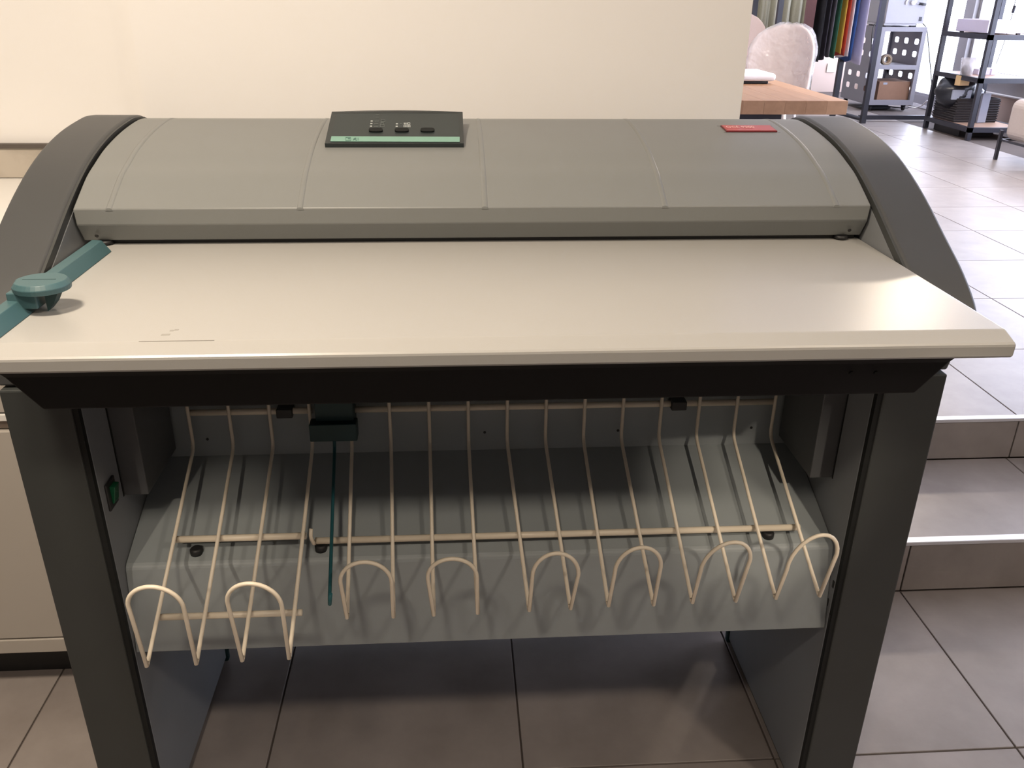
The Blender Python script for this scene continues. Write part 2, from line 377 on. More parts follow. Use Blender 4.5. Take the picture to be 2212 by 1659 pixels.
# ================================================================ LEFT CABINET
cb = thing('storage_cabinet', 'white storage cabinet with flat doors standing left of the copier', 'cabinet', (-1.45, 2.05, 0))
CX0, CX1, CF = -2.10, -0.866, 1.777
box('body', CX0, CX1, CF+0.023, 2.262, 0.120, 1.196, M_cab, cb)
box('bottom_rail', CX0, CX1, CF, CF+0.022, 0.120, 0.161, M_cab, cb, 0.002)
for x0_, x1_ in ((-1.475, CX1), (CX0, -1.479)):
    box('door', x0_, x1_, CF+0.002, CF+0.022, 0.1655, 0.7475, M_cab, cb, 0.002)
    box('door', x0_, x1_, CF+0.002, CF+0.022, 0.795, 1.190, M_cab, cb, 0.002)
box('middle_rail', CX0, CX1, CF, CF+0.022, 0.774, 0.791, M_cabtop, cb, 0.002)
box('grip_channel', CX0, CX1, CF+0.014, CF+0.0225, 0.751, 0.772, mat('channel_shade_brown', (0.30, 0.24, 0.20), 0.6, noise=0.05), cb)  # shade of the recess painted in as brown
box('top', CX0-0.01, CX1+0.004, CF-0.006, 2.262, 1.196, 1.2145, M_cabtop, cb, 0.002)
box('plinth', CX0, CX1, 1.848, 2.25, 0.0, 0.1195, M_black, cb)
us = struct(box('trim_3', -2.6, -0.79, 2.256, 2.2698, 1.2165, 1.288, M_marble), 'marbled upstand strip on the left wall above the cabinet')
box('edge_strip', -2.6, -0.79, 2.252, 2.2698, 1.288, 1.299, mat('edge_brown', (0.10, 0.085, 0.075), 0.4, noise=0.08), us)

# ================================================================ COPIER
cp = thing('wide_format_copier', 'grey wide format copier with a white feed table and two dark legs', 'copier', (0, 1.6, 0))
# main cover
CV = [(1.622, 1.2245), (1.602, 1.2585), (1.600, 1.2885), (1.648, 1.313), (1.689, 1.332), (1.730, 1.345), (1.785, 1.361), (1.849, 1.3735), (1.914, 1.3825), (1.985, 1.3885), (2.03, 1.389), (2.075, 1.383), (2.105, 1.365), (2.115, 1.335), (2.115, 1.2245)]
def cover_z(y):
    pts = CV[2:11]
    for (a, za), (b, zb) in zip(pts, pts[1:]):
        if a <= y <= b: return za + (zb-za)*(y-a)/(b-a)
    return pts[-1][1]
# denser, smooth top
def smooth_prof(pts, n=4):
    out = []
    for i in range(len(pts)-1):
        p0 = Vector(pts[max(i-1, 0)]); p1 = Vector(pts[i]); p2 = Vector(pts[i+1]); p3 = Vector(pts[min(i+2, len(pts)-1)])
        for k in range(n):
            t = k/n
            q = 0.5*((2*p1) + (p2-p0)*t + (2*p0-5*p1+4*p2-p3)*t*t + (3*p1-p0-3*p2+p3)*t**3)
            out.append((q.x, q.y))
    out.append(tuple(pts[-1])); return out
V2 = CV[:2] + smooth_prof(CV[2:14]) + CV[14:]
cov = extr('cover', 'x', V2, -0.7425, 0.7425, M_cover, cp, bevel=0.0022, seg=2, ang=18)
def auto_smooth(o, a=18):
    for p in o.data.polygons: p.use_smooth = True
    o.data.set_sharp_from_angle(angle=math.radians(a)) if hasattr(o.data, 'set_sharp_from_angle') else None
auto_smooth(cov)
top_curve = [p for p in smooth_prof(CV[2:12])]
for x in (-0.679, -0.337, 0.003, 0.343, 0.675):
    n = len(top_curve); V, F = [], []
    w5 = ((-0.0065, -0.003), (-0.0052, 0.0002), (-0.0022, 0.0014), (0.0022, 0.0014), (0.0052, 0.0002), (0.0065, -0.003))
    for (y, z) in top_curve: V += [(x+dx, y-0.0006, z+dz) for dx, dz in w5]
    for i in range(n-1):
        for k in range(6): F.append((6*i+k, 6*i+(k+1) % 6, 6*i+6+(k+1) % 6, 6*i+6+k))
    F += [(5, 4, 3, 2, 1, 0), tuple(6*n-6+k for k in range(6))]
    o = link('seam_ridge', V, F, M_cover, cov)
    auto_smooth(o, 50)
for px, py in ((209, 509), (1835, 497)):
    p = at(px, py, y=1.608); v, f = lathev([(0.0034, 0), (0.0034, 0.0015)], (0, 0, 0), 12)
    rot = Matrix.Rotation(math.radians(120), 4, 'X')
    link('screw_hole', [rot @ Vector(q) + p for q in v], f, M_black, cov)
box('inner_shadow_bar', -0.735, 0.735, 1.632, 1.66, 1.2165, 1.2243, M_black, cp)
for s in (-1, 1):
    lathe('buffer', [(0.008, 0), (0.014, 0.003), (0.012, 0.0085)], (s*0.705, 1.625, 1.2162), M_black, cp, 14)
# end caps
ARC = [(1.372, 1.118), (1.372, 1.156), (1.433, 1.2045), (1.519, 1.2515), (1.609, 1.300), (1.698, 1.3395), (1.778, 1.3655), (1.873, 1.385), (1.978, 1.3955), (2.03, 1.396), (2.09, 1.386), (2.125, 1.35), (2.135, 1.28)]
SA = smooth_prof(ARC, 4)
CAPP = [(1.412, 1.056), (1.390, 1.078)] + SA + [(2.135, 1.056)]
for s in (-1, 1):
    o = extr('end_cap', 'x', CAPP, s*0.7525, s*0.857, M_cap, cp, bevel=0.007, seg=3, ang=50)
    auto_smooth(o, 25)
    CH = [(s*0.7525, 1.0565), (s*0.806, 1.0565), (s*0.816, 1.10), (s*0.845, 1.150), (s*0.7525, 1.150)]
    extr('chin', 'y', CH, 1.340, 1.43, M_cap, o, bevel=0.004)
    # inner side panel, set below the rim of the cap
    ip = [(y, z-0.021) for (y, z) in SA if y < 2.1]
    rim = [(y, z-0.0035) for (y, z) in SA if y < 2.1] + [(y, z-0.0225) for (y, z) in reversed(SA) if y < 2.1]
    extr('rim_shade_strip', 'x', rim, s*0.7490, s*0.7540, M_rimshade, cp)  # darker strip paints in the shade on the cap's inner side
    ip = [(ip[0][0]+0.02, 1.09)] + ip + [(2.1, 1.07), (1.43, 1.07)]
    extr('side_panel', 'x', ip, s*0.7475, s*0.7535, M_tri, cp)
# body behind the table
box('body', -0.745, 0.745, 1.665, 2.112, 0.80, 1.2160, M_panel, cp, 0.004)
box('rear_daylight_block', -0.684, 0.684, 1.945, 2.112, 0.07, 0.7995, M_panel, cp, 0.004)  # unseen box added to keep daylight off the floor underneath
# feed table
TB = [(1.66, 1.216), (1.130, 1.216), (1.127, 1.2155), (1.1005, 1.2065), (1.0975, 1.2042), (1.0968, 1.201), (1.0975, 1.1865), (1.1005, 1.183), (1.108, 1.181), (1.15, 1.174), (1.66, 1.174)]
tb = extr('feed_table', 'x', TB, -0.745, 0.745, M_table, cp, bevel=0.003, seg=3, ang=60)
# scuffs and a hairline scratch near the front left of the table
for (a, b, c, d) in ((368, 712.5, 375, 715), (378, 711, 385, 713.5), (350, 721, 366, 724)):
    p, q = at(a, b, z=1.2162), at(c, d, z=1.2162)
    box('scuff', p.x, q.x, q.y, p.y, 1.21585, 1.2162, M_mark, tb)
p, q = at(300, 737, z=1.2162), at(462, 736, z=1.2162)
box('scratch', p.x, q.x, 1.1275, 1.1290, 1.21585, 1.2162, M_mark, tb)
# hopper under the table
hv = [(-0.672, 1.20, 1.080), (0.672, 1.20, 1.080), (0.672, 1.64, 1.080), (-0.672, 1.64, 1.080),
      (-0.708, 1.185, 1.140), (0.708, 1.185, 1.140), (0.708, 1.64, 1.140), (-0.708, 1.64, 1.140),
      (-0.722, 1.16, 1.1735), (0.722, 1.16, 1.1735), (0.722, 1.64, 1.1735), (-0.722, 1.64, 1.1735)]
hf = [(0, 3, 2, 1), (8, 9, 10, 11)] + [(a+i, a+(i+1) % 4, a+4+(i+1) % 4, a+4+i) for a in (0, 4) for i in range(4)]
link('hopper', hv, hf, M_hopper, cp, bevel=0.003)
for px in (1838, 1891):
    p = at(px, 805, y=1.184); lathe('screw', [(0.004, -0.004), (0.003, -0.0065)], (p.x, 1.187, p.z), M_strip, cp, 10, 'y')
# legs
for s in (-1, 1):
    lg = box('leg', s*0.685, s*0.801, 1.345, 1.845, 0.022, 1.046, M_panel, cp, 0.003)
    box('front_cover', s*0.6945, s*0.803, 1.330, 1.40, 0.020, 1.053, M_leg, lg, 0.003)
    box('edge_strip', s*0.6852, s*0.6945, 1.3335, 1.345, 0.022, 1.05, M_strip, lg)
    box('outer_cover', s*0.801, s*0.8035, 1.40, 1.845, 0.022, 1.050, M_leg, lg)
    box('foot', s*0.694, s*0.792, 1.36, 1.86, 0.0, 0.022, M_black, lg, 0.003)
    box('foot_pad', s*0.680, s*0.79, 1.845, 1.866, 0.006, 0.062, M_teald, lg, 0.006)
    # angle bracket inside the leg
    bk = [(s*0.6855, 1.44), (s*0.640, 1.44), (s*0.640, 1.62), (s*0.6855, 1.62)]
    extr('bracket', 'z', bk, 0.782, 1.079, M_brkshade, lg, 0.002)
    box('bracket_seam', s*0.6842, s*0.6853, 1.4345, 1.4385, 0.782, 1.079, M_strip, lg)
for (px, py) in ((1800, 1262), (1788, 1300), (1792, 1334)):
    p = at(px, py, x=0.6846); box('slot', 0.6838, 0.6851, p.y-0.003, p.y+0.003, p.z-0.008, p.z+0.008, M_black, cp)
# power switch on the left inner panel
p = at(238, 1066, x=-0.685)
sw = box('power_switch', -0.6855, -0.6805, p.y-0.019, p.y+0.021, p.z-0.027, p.z+0.027, M_black, cp, 0.002)
link('rocker', [(-0.681, p.y-0.008, p.z-0.018), (-0.681, p.y+0.013, p.z-0.018), (-0.681, p.y+0.013, p.z+0.018), (-0.681, p.y-0.008, p.z+0.018),
                (-0.6765, p.y-0.008, p.z-0.016), (-0.6765, p.y+0.013, p.z-0.016), (-0.671, p.y+0.013, p.z+0.017), (-0.671, p.y-0.008, p.z+0.017)],
     [(0, 3, 2, 1), (4, 5, 6, 7), (0, 1, 5, 4), (1, 2, 6, 5), (2, 3, 7, 6), (3, 0, 4, 7)], M_green, sw, bevel=0.001)
# lower shelf and rear panel
SH = [(1.350, 0.481), (1.3775, 0.655), (1.380, 0.661), (1.386, 0.6655), (1.630, 0.757), (1.636, 0.757), (1.636, 0.481)]
sh = extr('paper_shelf', 'x', SH, -0.6843, 0.6843, M_shelf, cp, bevel=0.002, seg=2, ang=30)
rp = box('rear_panel', -0.684, 0.684, 1.631, 1.645, 0.75, 1.079, M_shelf, cp, 0.002)
for px, py in ((448, 949), (1047, 934), (1335, 930), (1623, 924)):
    q = at(px, py, y=1.6305); lathe('screw_hole', [(0.003, 0.0012), (0.003, -0.0004)], (q.x, 1.6306, q.z), M_black, rp, 10, 'y')
for px, py in ((425, 1185), (694, 1180), (1658, 1150)):
    q = at(px, py, y=1.408)
    zz = 0.6655 + (1.408-1.386)*0.375
    lathe('shelf_button', [(0.012, -0.004), (0.012, 0.006), (0.009, 0.009)], (q.x, 1.405, zz), M_black, sh, 16)
# control console
x0, x1 = -0.3115, -0.0325
con = D.objects.new('control_console', None); con.location = Vector((-0.172, 1.87, 1.365)) - wloc(cp); con.parent = cp; COL.objects.link(con)
nb = 8; V, F = [], []
for i in range(nb+1):
    t = i/nb; x = x0 + (x1-x0)*t; a = 0.0030*(1-(2*t-1)**2)
    V += [(x, 1.800, 1.3640), (x, 1.799, 1.3730), (x, 1.936, 1.4153), (x, 1.9372, 1.4165+a), (x, 1.9465, 1.4155+a), (x, 1.9465, 1.380)]
for i in range(nb):
    for k in range(6): F.append((6*i+k, 6*i+(k+1) % 6, 6*i+6+(k+1) % 6, 6*i+6+k))
F += [(0, 1, 2, 3, 4, 5), tuple(6*nb+k for k in (5, 4, 3, 2, 1, 0))]
link('console_housing', V, F, M_console, con, bevel=0.0012, ang=35)
N_ = Vector((0, -(1.4153-1.373), 0.137)).normalized(); P0 = Vector((0, 1.799, 1.373))
def onface(px, py, lift=0.0):
    r = (px-1106.0)*RX + (py-829.5)*DY + FPX*FW; o = P0 + N_*lift
    return CAM + r*((o-CAM).dot(N_)/r.dot(N_))
def decal(name, quad, mt, lift, thick=0.0006, parent=None, bevel=0):
    b = [onface(px, py, lift-thick) for px, py in quad]; t_ = [v + N_*thick for v in b]; n = len(quad)
    f = [tuple(range(n-1, -1, -1)), tuple(range(n, 2*n))] + [(i, (i+1) % n, n+(i+1) % n, n+i) for i in range(n)]
    return link(name, b+t_, f, mt, parent or con, bevel=bevel)
def rect(cx, cy, w_, h_, sk=0.0): return [(cx-w_/2-sk, cy+h_/2), (cx+w_/2-sk, cy+h_/2), (cx+w_/2+sk, cy-h_/2), (cx-w_/2+sk, cy-h_/2)]
decal('console_face', [(713.5, 306.5), (993.5, 307.5), (991.5, 247), (860, 244.2), (727.5, 246.5)], M_face, 0.0008)
stp = decal('mint_stripe', [(713.7, 305.5), (993, 306.8), (993, 296), (716, 294.7)], M_mint, 0.0014)
for cx in (811.9, 868.0, 923.5):
    pts = []
    for k in range(24):
        a = 2*math.pi*k/24; ca, sa = math.cos(a), math.sin(a)
        pts.append((cx + 15.2*(abs(ca)**0.6)*(1 if ca > 0 else -1), 282.6 - 4.0*(abs(sa)**0.6)*(1 if sa > 0 else -1)))
    decal('button', pts, M_button, 0.0040, 0.0034, bevel=0.0006)
PR = []
for cx, cy in ((802.9, 262.0), (802.2, 267.4), (801.5, 273.0), (857.3, 267.8), (856.9, 273.3)):
    decal('indicator_light', rect(cx, cy, 4.6, 2.0), M_print, 0.0014)
def printed(name, quads, mt, lift=0.0014):
    V, F = [], []
    for q in quads:
        b = [onface(px, py, lift-0.0006) for px, py in q]; t_ = [v + N_*0.0006 for v in b]; n = len(q); k = len(V)
        V += b+t_; F += [tuple(k+i for i in range(n-1, -1, -1)), tuple(k+i for i in range(n, 2*n))] + [(k+i, k+(i+1) % n, k+n+(i+1) % n, k+n+i) for i in range(n)]
    return tag(link(name, V, F, mt, con), kind='stuff')
q = []
for cx, cy in ((813.9, 262.1), (813.0, 268.0), (812.5, 273.4)):
    for d in (-3.6, -1.4, 0.9, 3.2): q.append(rect(cx+d, cy, 1.5, 1.5))
for cx, cy in ((815.5, 248.7), (815, 253.7)):
    for d in (-3, -1, 1, 3): q.append(rect(cx+d, cy, 1.4, 1.0))
def ring(cx, cy, w_, h_, t_=0.8):
    return [rect(cx, cy-h_/2, w_, t_), rect(cx, cy+h_/2, w_, t_), rect(cx-w_/2, cy, t_, h_), rect(cx+w_/2, cy, t_, h_)]
q += ring(827.5, 261.3, 8.2, 4.6) + ring(825.6, 267.0, 6, 4.2) + ring(825.6, 271.8, 8.6, 5.0)
q += [rect(865.8, 268.2, 2.4, 1.2), rect(866.4, 267.4, 1.2, 2.2)]
printed('panel_lettering', q, M_printd)
q = []
for cy in (266.3, 268.5): q += [rect(873.6+d*3.2, cy, 2.4, 1.5) for d in range(3)]
q += ring(883.4, 267.4, 5, 3.4)
for cy in (271.8, 274.2): q += [rect(872.8+d*3.2, cy, 2.4, 1.5) for d in range(5)]
printed('panel_symbols', q, M_print)
q = ring(752.2, 300.6, 11, 6.6) + [rect(754.0, 299.2, 5, 2.6)]
q += [rect(764.5, 300.8, 2, 5.0, 1.5), rect(768.0, 298.8, 3.4, 2.0), rect(769.5, 303.0, 2.4, 1.8), rect(766.5, 301.2, 4, 1.2), rect(773.4, 300.4, 1.4, 5.4)]
printed('stripe_symbols', q, M_mintd, 0.0020)
# red name badge near the right end of the cover
BZ = lambda y: cover_z(y)
bq = [(1558, 270.6), (1665, 271.2), (1672.5, 279.8), (1564.5, 280.6)]
def oncover(px, py):
    y = 1.9
    for _ in range(8):
        z = cover_z(y); p = at(px, py, z=z); y = min(2.0, max(1.62, p.y))
    return Vector((p.x, y, cover_z(y)))
bl, brr = oncover(1564.5, 280.6), oncover(1672.5, 279.8)
yb0, yb1 = 1.898, 1.946
def slab(name, xa, xb, ya, yb, lift, mt, par, skew=0.0):
    za, zb = cover_z(ya)+lift, cover_z(yb)+lift
    v = [(xa, ya, za-0.004), (xb, ya, za-0.004), (xb+skew, yb, zb-0.004), (xa+skew, yb, zb-0.004), (xa, ya, za), (xb, ya, za), (xb+skew, yb, zb), (xa+skew, yb, zb)]
    return link(name, v, [(0, 3, 2, 1), (4, 5, 6, 7), (0, 1, 5, 4), (1, 2, 6, 5), (2, 3, 7, 6), (3, 0, 4, 7)], mt, par, bevel=0.0006)
bx0, bx1 = bl.x, brr.x
slab('badge_recess', bx0-0.007, bx1+0.006, yb0-0.005, yb1+0.007, 0.0005, M_cap, cp)
bd = slab('name_badge', bx0, bx1, yb0, yb1, 0.0032, M_redd, cp)
slab('badge_face', bx0+0.002, bx1-0.002, yb0+0.002, yb1-0.001, 0.0037, M_red, bd)
fc = D.curves.new('lettering', 'FONT'); fc.body = 'OCÉ 9300'; fc.size = 0.021; fc.extrude = 0.0003
fo = D.objects.new('lettering_curve', fc); COL.objects.link(fo)
bpy.context.view_layer.update()
me = D.meshes.new_from_object(fo.evaluated_get(bpy.context.evaluated_depsgraph_get()))
D.objects.remove(fo); me.materials.append(M_pink)
lt = D.objects.new('lettering', me); COL.objects.link(lt); lt.parent = bd
sl = math.atan2(cover_z(yb1)-cover_z(yb0), yb1-yb0)
lt.rotation_euler = (sl, 0, 0); lt.location = Vector((bx0+0.006, yb0+0.020, cover_z(yb0+0.020)+0.0039)) - wloc(bd); lt.scale = (0.70, 1.0, 1.0)

# ---------------------------------------------------------------- teal edge guide on the table
eg = thing('edge_guide', 'teal paper edge guide with round knob on the left of the white table', 'guide', (-0.705, 1.35, 1.216))
GP = [(-0.678, 1.2165), (-0.692, 1.2370), (-0.709, 1.2385), (-0.716, 1.2165)]
extr('rail', 'y', GP, 1.105, 1.576, M_teal, eg, bevel=0.0012)
KC = Vector((-0.6630, 1.262, 1.2575))
n = 36; outl = []
for k in range(n):
    a = 2*math.pi*k/n; r = 0.0395
    x, y = r*math.cos(a), 0.95*r*math.sin(a)
    x = max(x, -0.036) if y < 0 else x
    outl.append((KC.x+x, KC.y+y*1.0))
V = [(x, y, KC.z-0.009) for x, y in outl] + [(KC.x+(x-KC.x)*1.03, KC.y+(y-KC.y)*1.03, KC.z-0.001) for x, y in outl] + [(KC.x+(x-KC.x)*0.90, KC.y+(y-KC.y)*0.90, KC.z+0.006) for x, y in outl]
F = [tuple(range(n-1, -1, -1)), tuple(range(2*n, 3*n))] + [(r*n+i, r*n+(i+1) % n, r*n+n+(i+1) % n, r*n+n+i) for r in (0, 1) for i in range(n)]
kb = link('knob', V, F, M_teal, eg, bevel=0.001)
box('groove', KC.x-0.026, KC.x+0.022, KC.y-0.001, KC.y+0.0008, KC.z+0.0055, KC.z+0.0063, M_teald, kb)
box('knob_stem', KC.x-0.044, KC.x-0.002, KC.y-0.022, KC.y+0.026, 1.2245, KC.z-0.008, M_teal, eg, 0.002)
link('latch', [(KC.x+0.006, KC.y-0.012, 1.2175), (KC.x+0.016, KC.y-0.012, 1.2285), (KC.x+0.030, KC.y-0.012, 1.2535), (KC.x+0.006, KC.y-0.012, 1.2535),
               (KC.x+0.006, KC.y+0.010, 1.2175), (KC.x+0.016, KC.y+0.010, 1.2285), (KC.x+0.030, KC.y+0.010, 1.2535), (KC.x+0.006, KC.y+0.010, 1.2535)],
     [(0, 1, 2, 3), (7, 6, 5, 4), (0, 4, 5, 1), (1, 5, 6, 2), (2, 6, 7, 3), (3, 7, 4, 0)], M_teald, eg)

# ---------------------------------------------------------------- wire delivery racks
def wire_rack(name, label, idx, tips, ytip, loops, rails):
    rk = thing(name, label, 'wire rack', (sum(-0.599+0.0809*i for i in idx)/len(idx), 1.45, 0.75))
    ends = []
    for i, tp in zip(idx, tips):
        x = -0.599+0.0809*i
        T = at(*tp, y=ytip)
        pts = fillet([(x, 1.602, 1.05), (x, 1.604, 0.792), T], 0.02)
        tube('wire', pts, 0.0037, M_wire, rk); ends.append(T)
    for a, b, L, top, R in loops:
        TA, TB_ = ends[a], ends[b]
        yl = ytip-0.012
        pl, pr_, pt = at(*L, y=yl), at(*R, y=yl), at(*top, y=yl-0.004)
        w_ = (pr_-pl); arc = []
        for k in range(0, 13):
            th = math.pi*(1-k/12)
            c = (pl+pr_)/2
            arc.append(c + w_*0.5*math.cos(th) + (pt-c)*math.sin(th) - Vector((0, 0, 0)))
        pts = [TA + Vector((0, 0.004, 0.0035)), TA + Vector((0, -0.0025, -0.001))] + arc + [TB_ + Vector((0, -0.0025, -0.001)), TB_ + Vector((0, 0.004, 0.0035))]
        pts = pts[:1] + fillet(pts[1:-1], 0.004, 3) + pts[-1:]
        tube('loop', pts, 0.0037, M_wire, rk)
    for (xa, xb, y, z, r) in rails:
        tube('rail', [(xa, y, z), (xb, y, z)], r, M_wire, rk, 12)
    return rk
t1 = [(318, 1436), (425, 1431), (524, 1424), (625, 1419)]
lo1 = [(0, 1, (276, 1306), (333, 1268), (398, 1318)), (2, 3, (491, 1300), (545, 1261), (609, 1310))]
r1 = wire_rack('wire_rack', 'cream wire rack section of four long prongs hanging lowest on the left', range(0, 4), t1, 1.15, lo1,
               [(-0.596, -0.347, 1.401, 0.7055, 0.0066), (-0.583, -0.336, 1.247, 0.6485, 0.0060), (-0.600, -0.352, 1.612, 0.868, 0.0066)])
t2 = [(750, 1332), (850, 1330), (937, 1326), (1032, 1322), (1143, 1316), (1232, 1312), (1314, 1306), (1411, 1304), (1495, 1299), (1588, 1296), (1675, 1290), (1769, 1285)]
lo2 = [(0, 1, (735, 1256), (789, 1214), (846, 1258)), (2, 3, (924, 1248), (975, 1207), (1030, 1244)), (4, 5, (1150, 1246), (1201, 1195), (1250, 1240)),
       (6, 7, (1328, 1238), (1380, 1183), (1428, 1222)), (8, 9, (1513, 1236), (1573, 1173), (1621, 1208)), (10, 11, (1700, 1230), (1764, 1158), (1808, 1196))]
r2 = wire_rack('wire_rack', 'cream wire rack section of twelve prongs with six front loops, right of the teal hook', range(4, 16), t2, 1.25, lo2,
               [(-0.331, 0.619, 1.403, 0.692, 0.0066), (-0.300, 0.619, 1.612, 0.868, 0.0066)])
# end hook joining the two lower rails
tube('end_hook', fillet([at(672, 1142, y=1.385), at(671, 1160, y=1.378), at(679, 1176, y=1.39), (-0.331, 1.403, 0.692)], 0.01), 0.0036, M_wire, r2)
for px, py, rr in ((613, 893, r1), (1466, 878, r2)):
    q = at(px, py, y=1.60); box('rail_clip', q.x-0.015, q.x+0.017, 1.597, 1.630, 0.858, 0.878, M_black, rr, 0.002)
# teal paper stop on the top rail
ps = thing('paper_stop', 'dark teal slider with a long hooked rod hanging on the wire rack', 'hook', (-0.31, 1.58, 0.85))
a, b = at(680, 878, y=1.585), at(766, 922, y=1.585)
box('slider', a.x, b.x, 1.578, 1.626, 0.838, 0.905, M_teald, ps, 0.002)
a, b = at(668, 914, y=1.57), at(773, 948, y=1.57)
box('slider_grip', a.x, b.x, 1.560, 1.592, b.z, a.z, M_teald, ps, 0.002)
R0, R1 = at(722, 946, y=1.575), at(712, 1293, y=1.225)
tube('hook_rod', fillet([R0, R0+Vector((0, -0.006, -0.02)), R1, R1+Vector((0.001, -0.010, -0.007)), R1+Vector((0.005, -0.013, 0.020))], 0.012), 0.0033, M_tealr, ps)

# ================================================================ SHOP AREA BEHIND
# butcher block table
TZ = 1.035
pc = at(1831.5, 217.7, z=TZ); TX1, TY0 = pc.x, pc.y-0.01
dt = thing('dining_table', 'butcher block table with thick wooden top beyond the white wall', 'table', (1.7, 6.6, UP))
NW = 11; xs0 = 0.95
for k in range(NW):
    xa = xs0 + (TX1-xs0)*k/NW; xb = xs0 + (TX1-xs0)*(k+1)/NW
    box('top_plank', xa+0.0002, xb-0.0002, TY0, 8.1, TZ-0.083, TZ, M_wood, dt, 0.0012, 1)
for x, y in ((TX1-0.55, TY0+0.5), (1.05, TY0+0.5), (1.05, 7.7), (TX1-0.12, 7.7)):
    box('leg', x-0.035, x+0.035, y-0.035, y+0.035, UP, TZ-0.083, M_blackmetal, dt)
bxo = at(1600, 250, y=TY0+0.25); bx2 = at(1688, 250, y=TY0+0.25)
box('side_frame', bxo.x-0.3, bx2.x, TY0+0.25, TY0+0.29, UP, TZ-0.083, M_blackmetal, dt)

# shell chairs
def chair(name, label, loc, rz, wrap, leg_mat, top_h):
    t = thing(name, label, 'chair', loc, 'upholstered chairs by the wooden table'); t.rotation_euler = (0, 0, rz)
    SHh = 0.47; W = 0.27
    def part(nm, V, F, mt, par=None, smooth=True, bevel=0):
        me_ = D.meshes.new(nm); me_.from_pydata([tuple(v) for v in V], [], F); me_.update()
        bm = bmesh.new(); bm.from_mesh(me_); bmesh.ops.recalc_face_normals(bm, faces=bm.faces); bm.to_mesh(me_); bm.free()
        me_.materials.append(mt)
        if smooth:
            for p_ in me_.polygons: p_.use_smooth = True
        o_ = D.objects.new(nm, me_); COL.objects.link(o_); o_.parent = par or t; return o_
    def back_grid(grow, nu=16, nv=14):
        Vf, Vb = [], []
        for j in range(nv+1):
            v = j/nv; z = SHh + 0.02 + (top_h-SHh-0.02)*v + grow*v
            half = W*(1.0 if v < 0.55 else math.sqrt(max(0.02, 1-((v-0.55)/0.47)**2.4))) + grow
            for i in range(nu+1):
                u = -1+2*i/nu
                x = u*half; y = 0.20 + 0.10*v - 0.13*(u*half/W)**2
                Vf.append(Vector((x, y-0.035-grow, z))); Vb.append(Vector((x, y+0.035+grow, z+0.004)))
        V_ = Vf+Vb; F_ = []; st_ = nu+1; off = len(Vf)
        for j in range(nv):
            for i in range(nu):
                a_ = j*st_+i; F_ += [(a_, a_+1, a_+st_+1, a_+st_), (off+a_+st_, off+a_+st_+1, off+a_+1, off+a_)]
        rim = [i for i in range(st_)] + [j*st_+nu for j in range(1, nv+1)] + [nv*st_+i for i in range(nu-1, -1, -1)] + [j*st_ for j in range(nv-1, 0, -1)]
        for k_ in range(len(rim)):
            a_, b_ = rim[k_], rim[(k_+1) % len(rim)]; F_.append((a_, b_, off+b_, off+a_))
        return V_, F_
    V_, F_ = back_grid(0); b_ = part('backrest', V_, F_, M_chair)
    md = b_.modifiers.new('soft', 'BEVEL'); md.width = 0.018; md.segments = 3; md.limit_method = 'ANGLE'; md.angle_limit = math.radians(50)
    v, f = prism('z', [(0.26*math.cos(2*math.pi*k/20)*(1.0), -0.02+0.25*math.sin(2*math.pi*k/20)) for k in range(20)], SHh-0.05, SHh+0.035)
    s_ = part('seat', [Vector(q) for q in v], f, M_chair, smooth=False)
    md = s_.modifiers.new('soft', 'BEVEL'); md.width = 0.02; md.segments = 3; md.limit_method = 'ANGLE'
    for sx in (-1, 1):
        for sy in (-1, 1):
            v, f = tubev([(sx*0.15, sy*0.14, SHh-0.05), (sx*0.23, sy*0.22, 0.0)], 0.016, 8); part('leg', [Vector(q) for q in v], f, leg_mat)
    if wrap:
        V_, F_ = back_grid(0.016); rr = random.Random(3)
        V_ = [q + Vector((rr.uniform(-1, 1), rr.uniform(-1, 1), rr.uniform(-1, 1)))*0.008 for q in V_]
        part('plastic_wrap', V_, F_, M_film)['label'] = 'crinkled clear plastic wrap'
    return t
chair('shell_chair', 'pale chair still wrapped in clear plastic at the right end of the wooden table', (2.72, 7.72, UP), math.radians(-35), True, M_white, 1.055)
chair('shell_chair', 'pinkish unwrapped chair back half hidden behind the white wall', (2.98, 9.55, UP), math.radians(-8), False, M_blackmetal, 1.11)
# flat wrapped parcel on the table
pk = at(1640, 170, z=TZ+0.03)
pl = thing('seat_pad', 'flat white plastic-wrapped pad with dark underside on the wooden table', 'pad', (pk.x, pk.y, TZ))
def blob_slab(name, x0, x1, y0, y1, z0, z1, mt, par, bev): return box(name, x0, x1, y0, y1, z0, z1, mt, par, bev, 4)
pa, pb_ = at(1600, 182, z=TZ), at(1668, 180, z=TZ)
blob_slab('base', pa.x-0.15, pb_.x-0.05, pa.y+0.02, pa.y+0.40, TZ, TZ+0.022, M_black, pl, 0.008)
blob_slab('cover', pa.x-0.15, pb_.x, pa.y, pa.y+0.42, TZ+0.02, TZ+0.075, M_white, pl, 0.024)

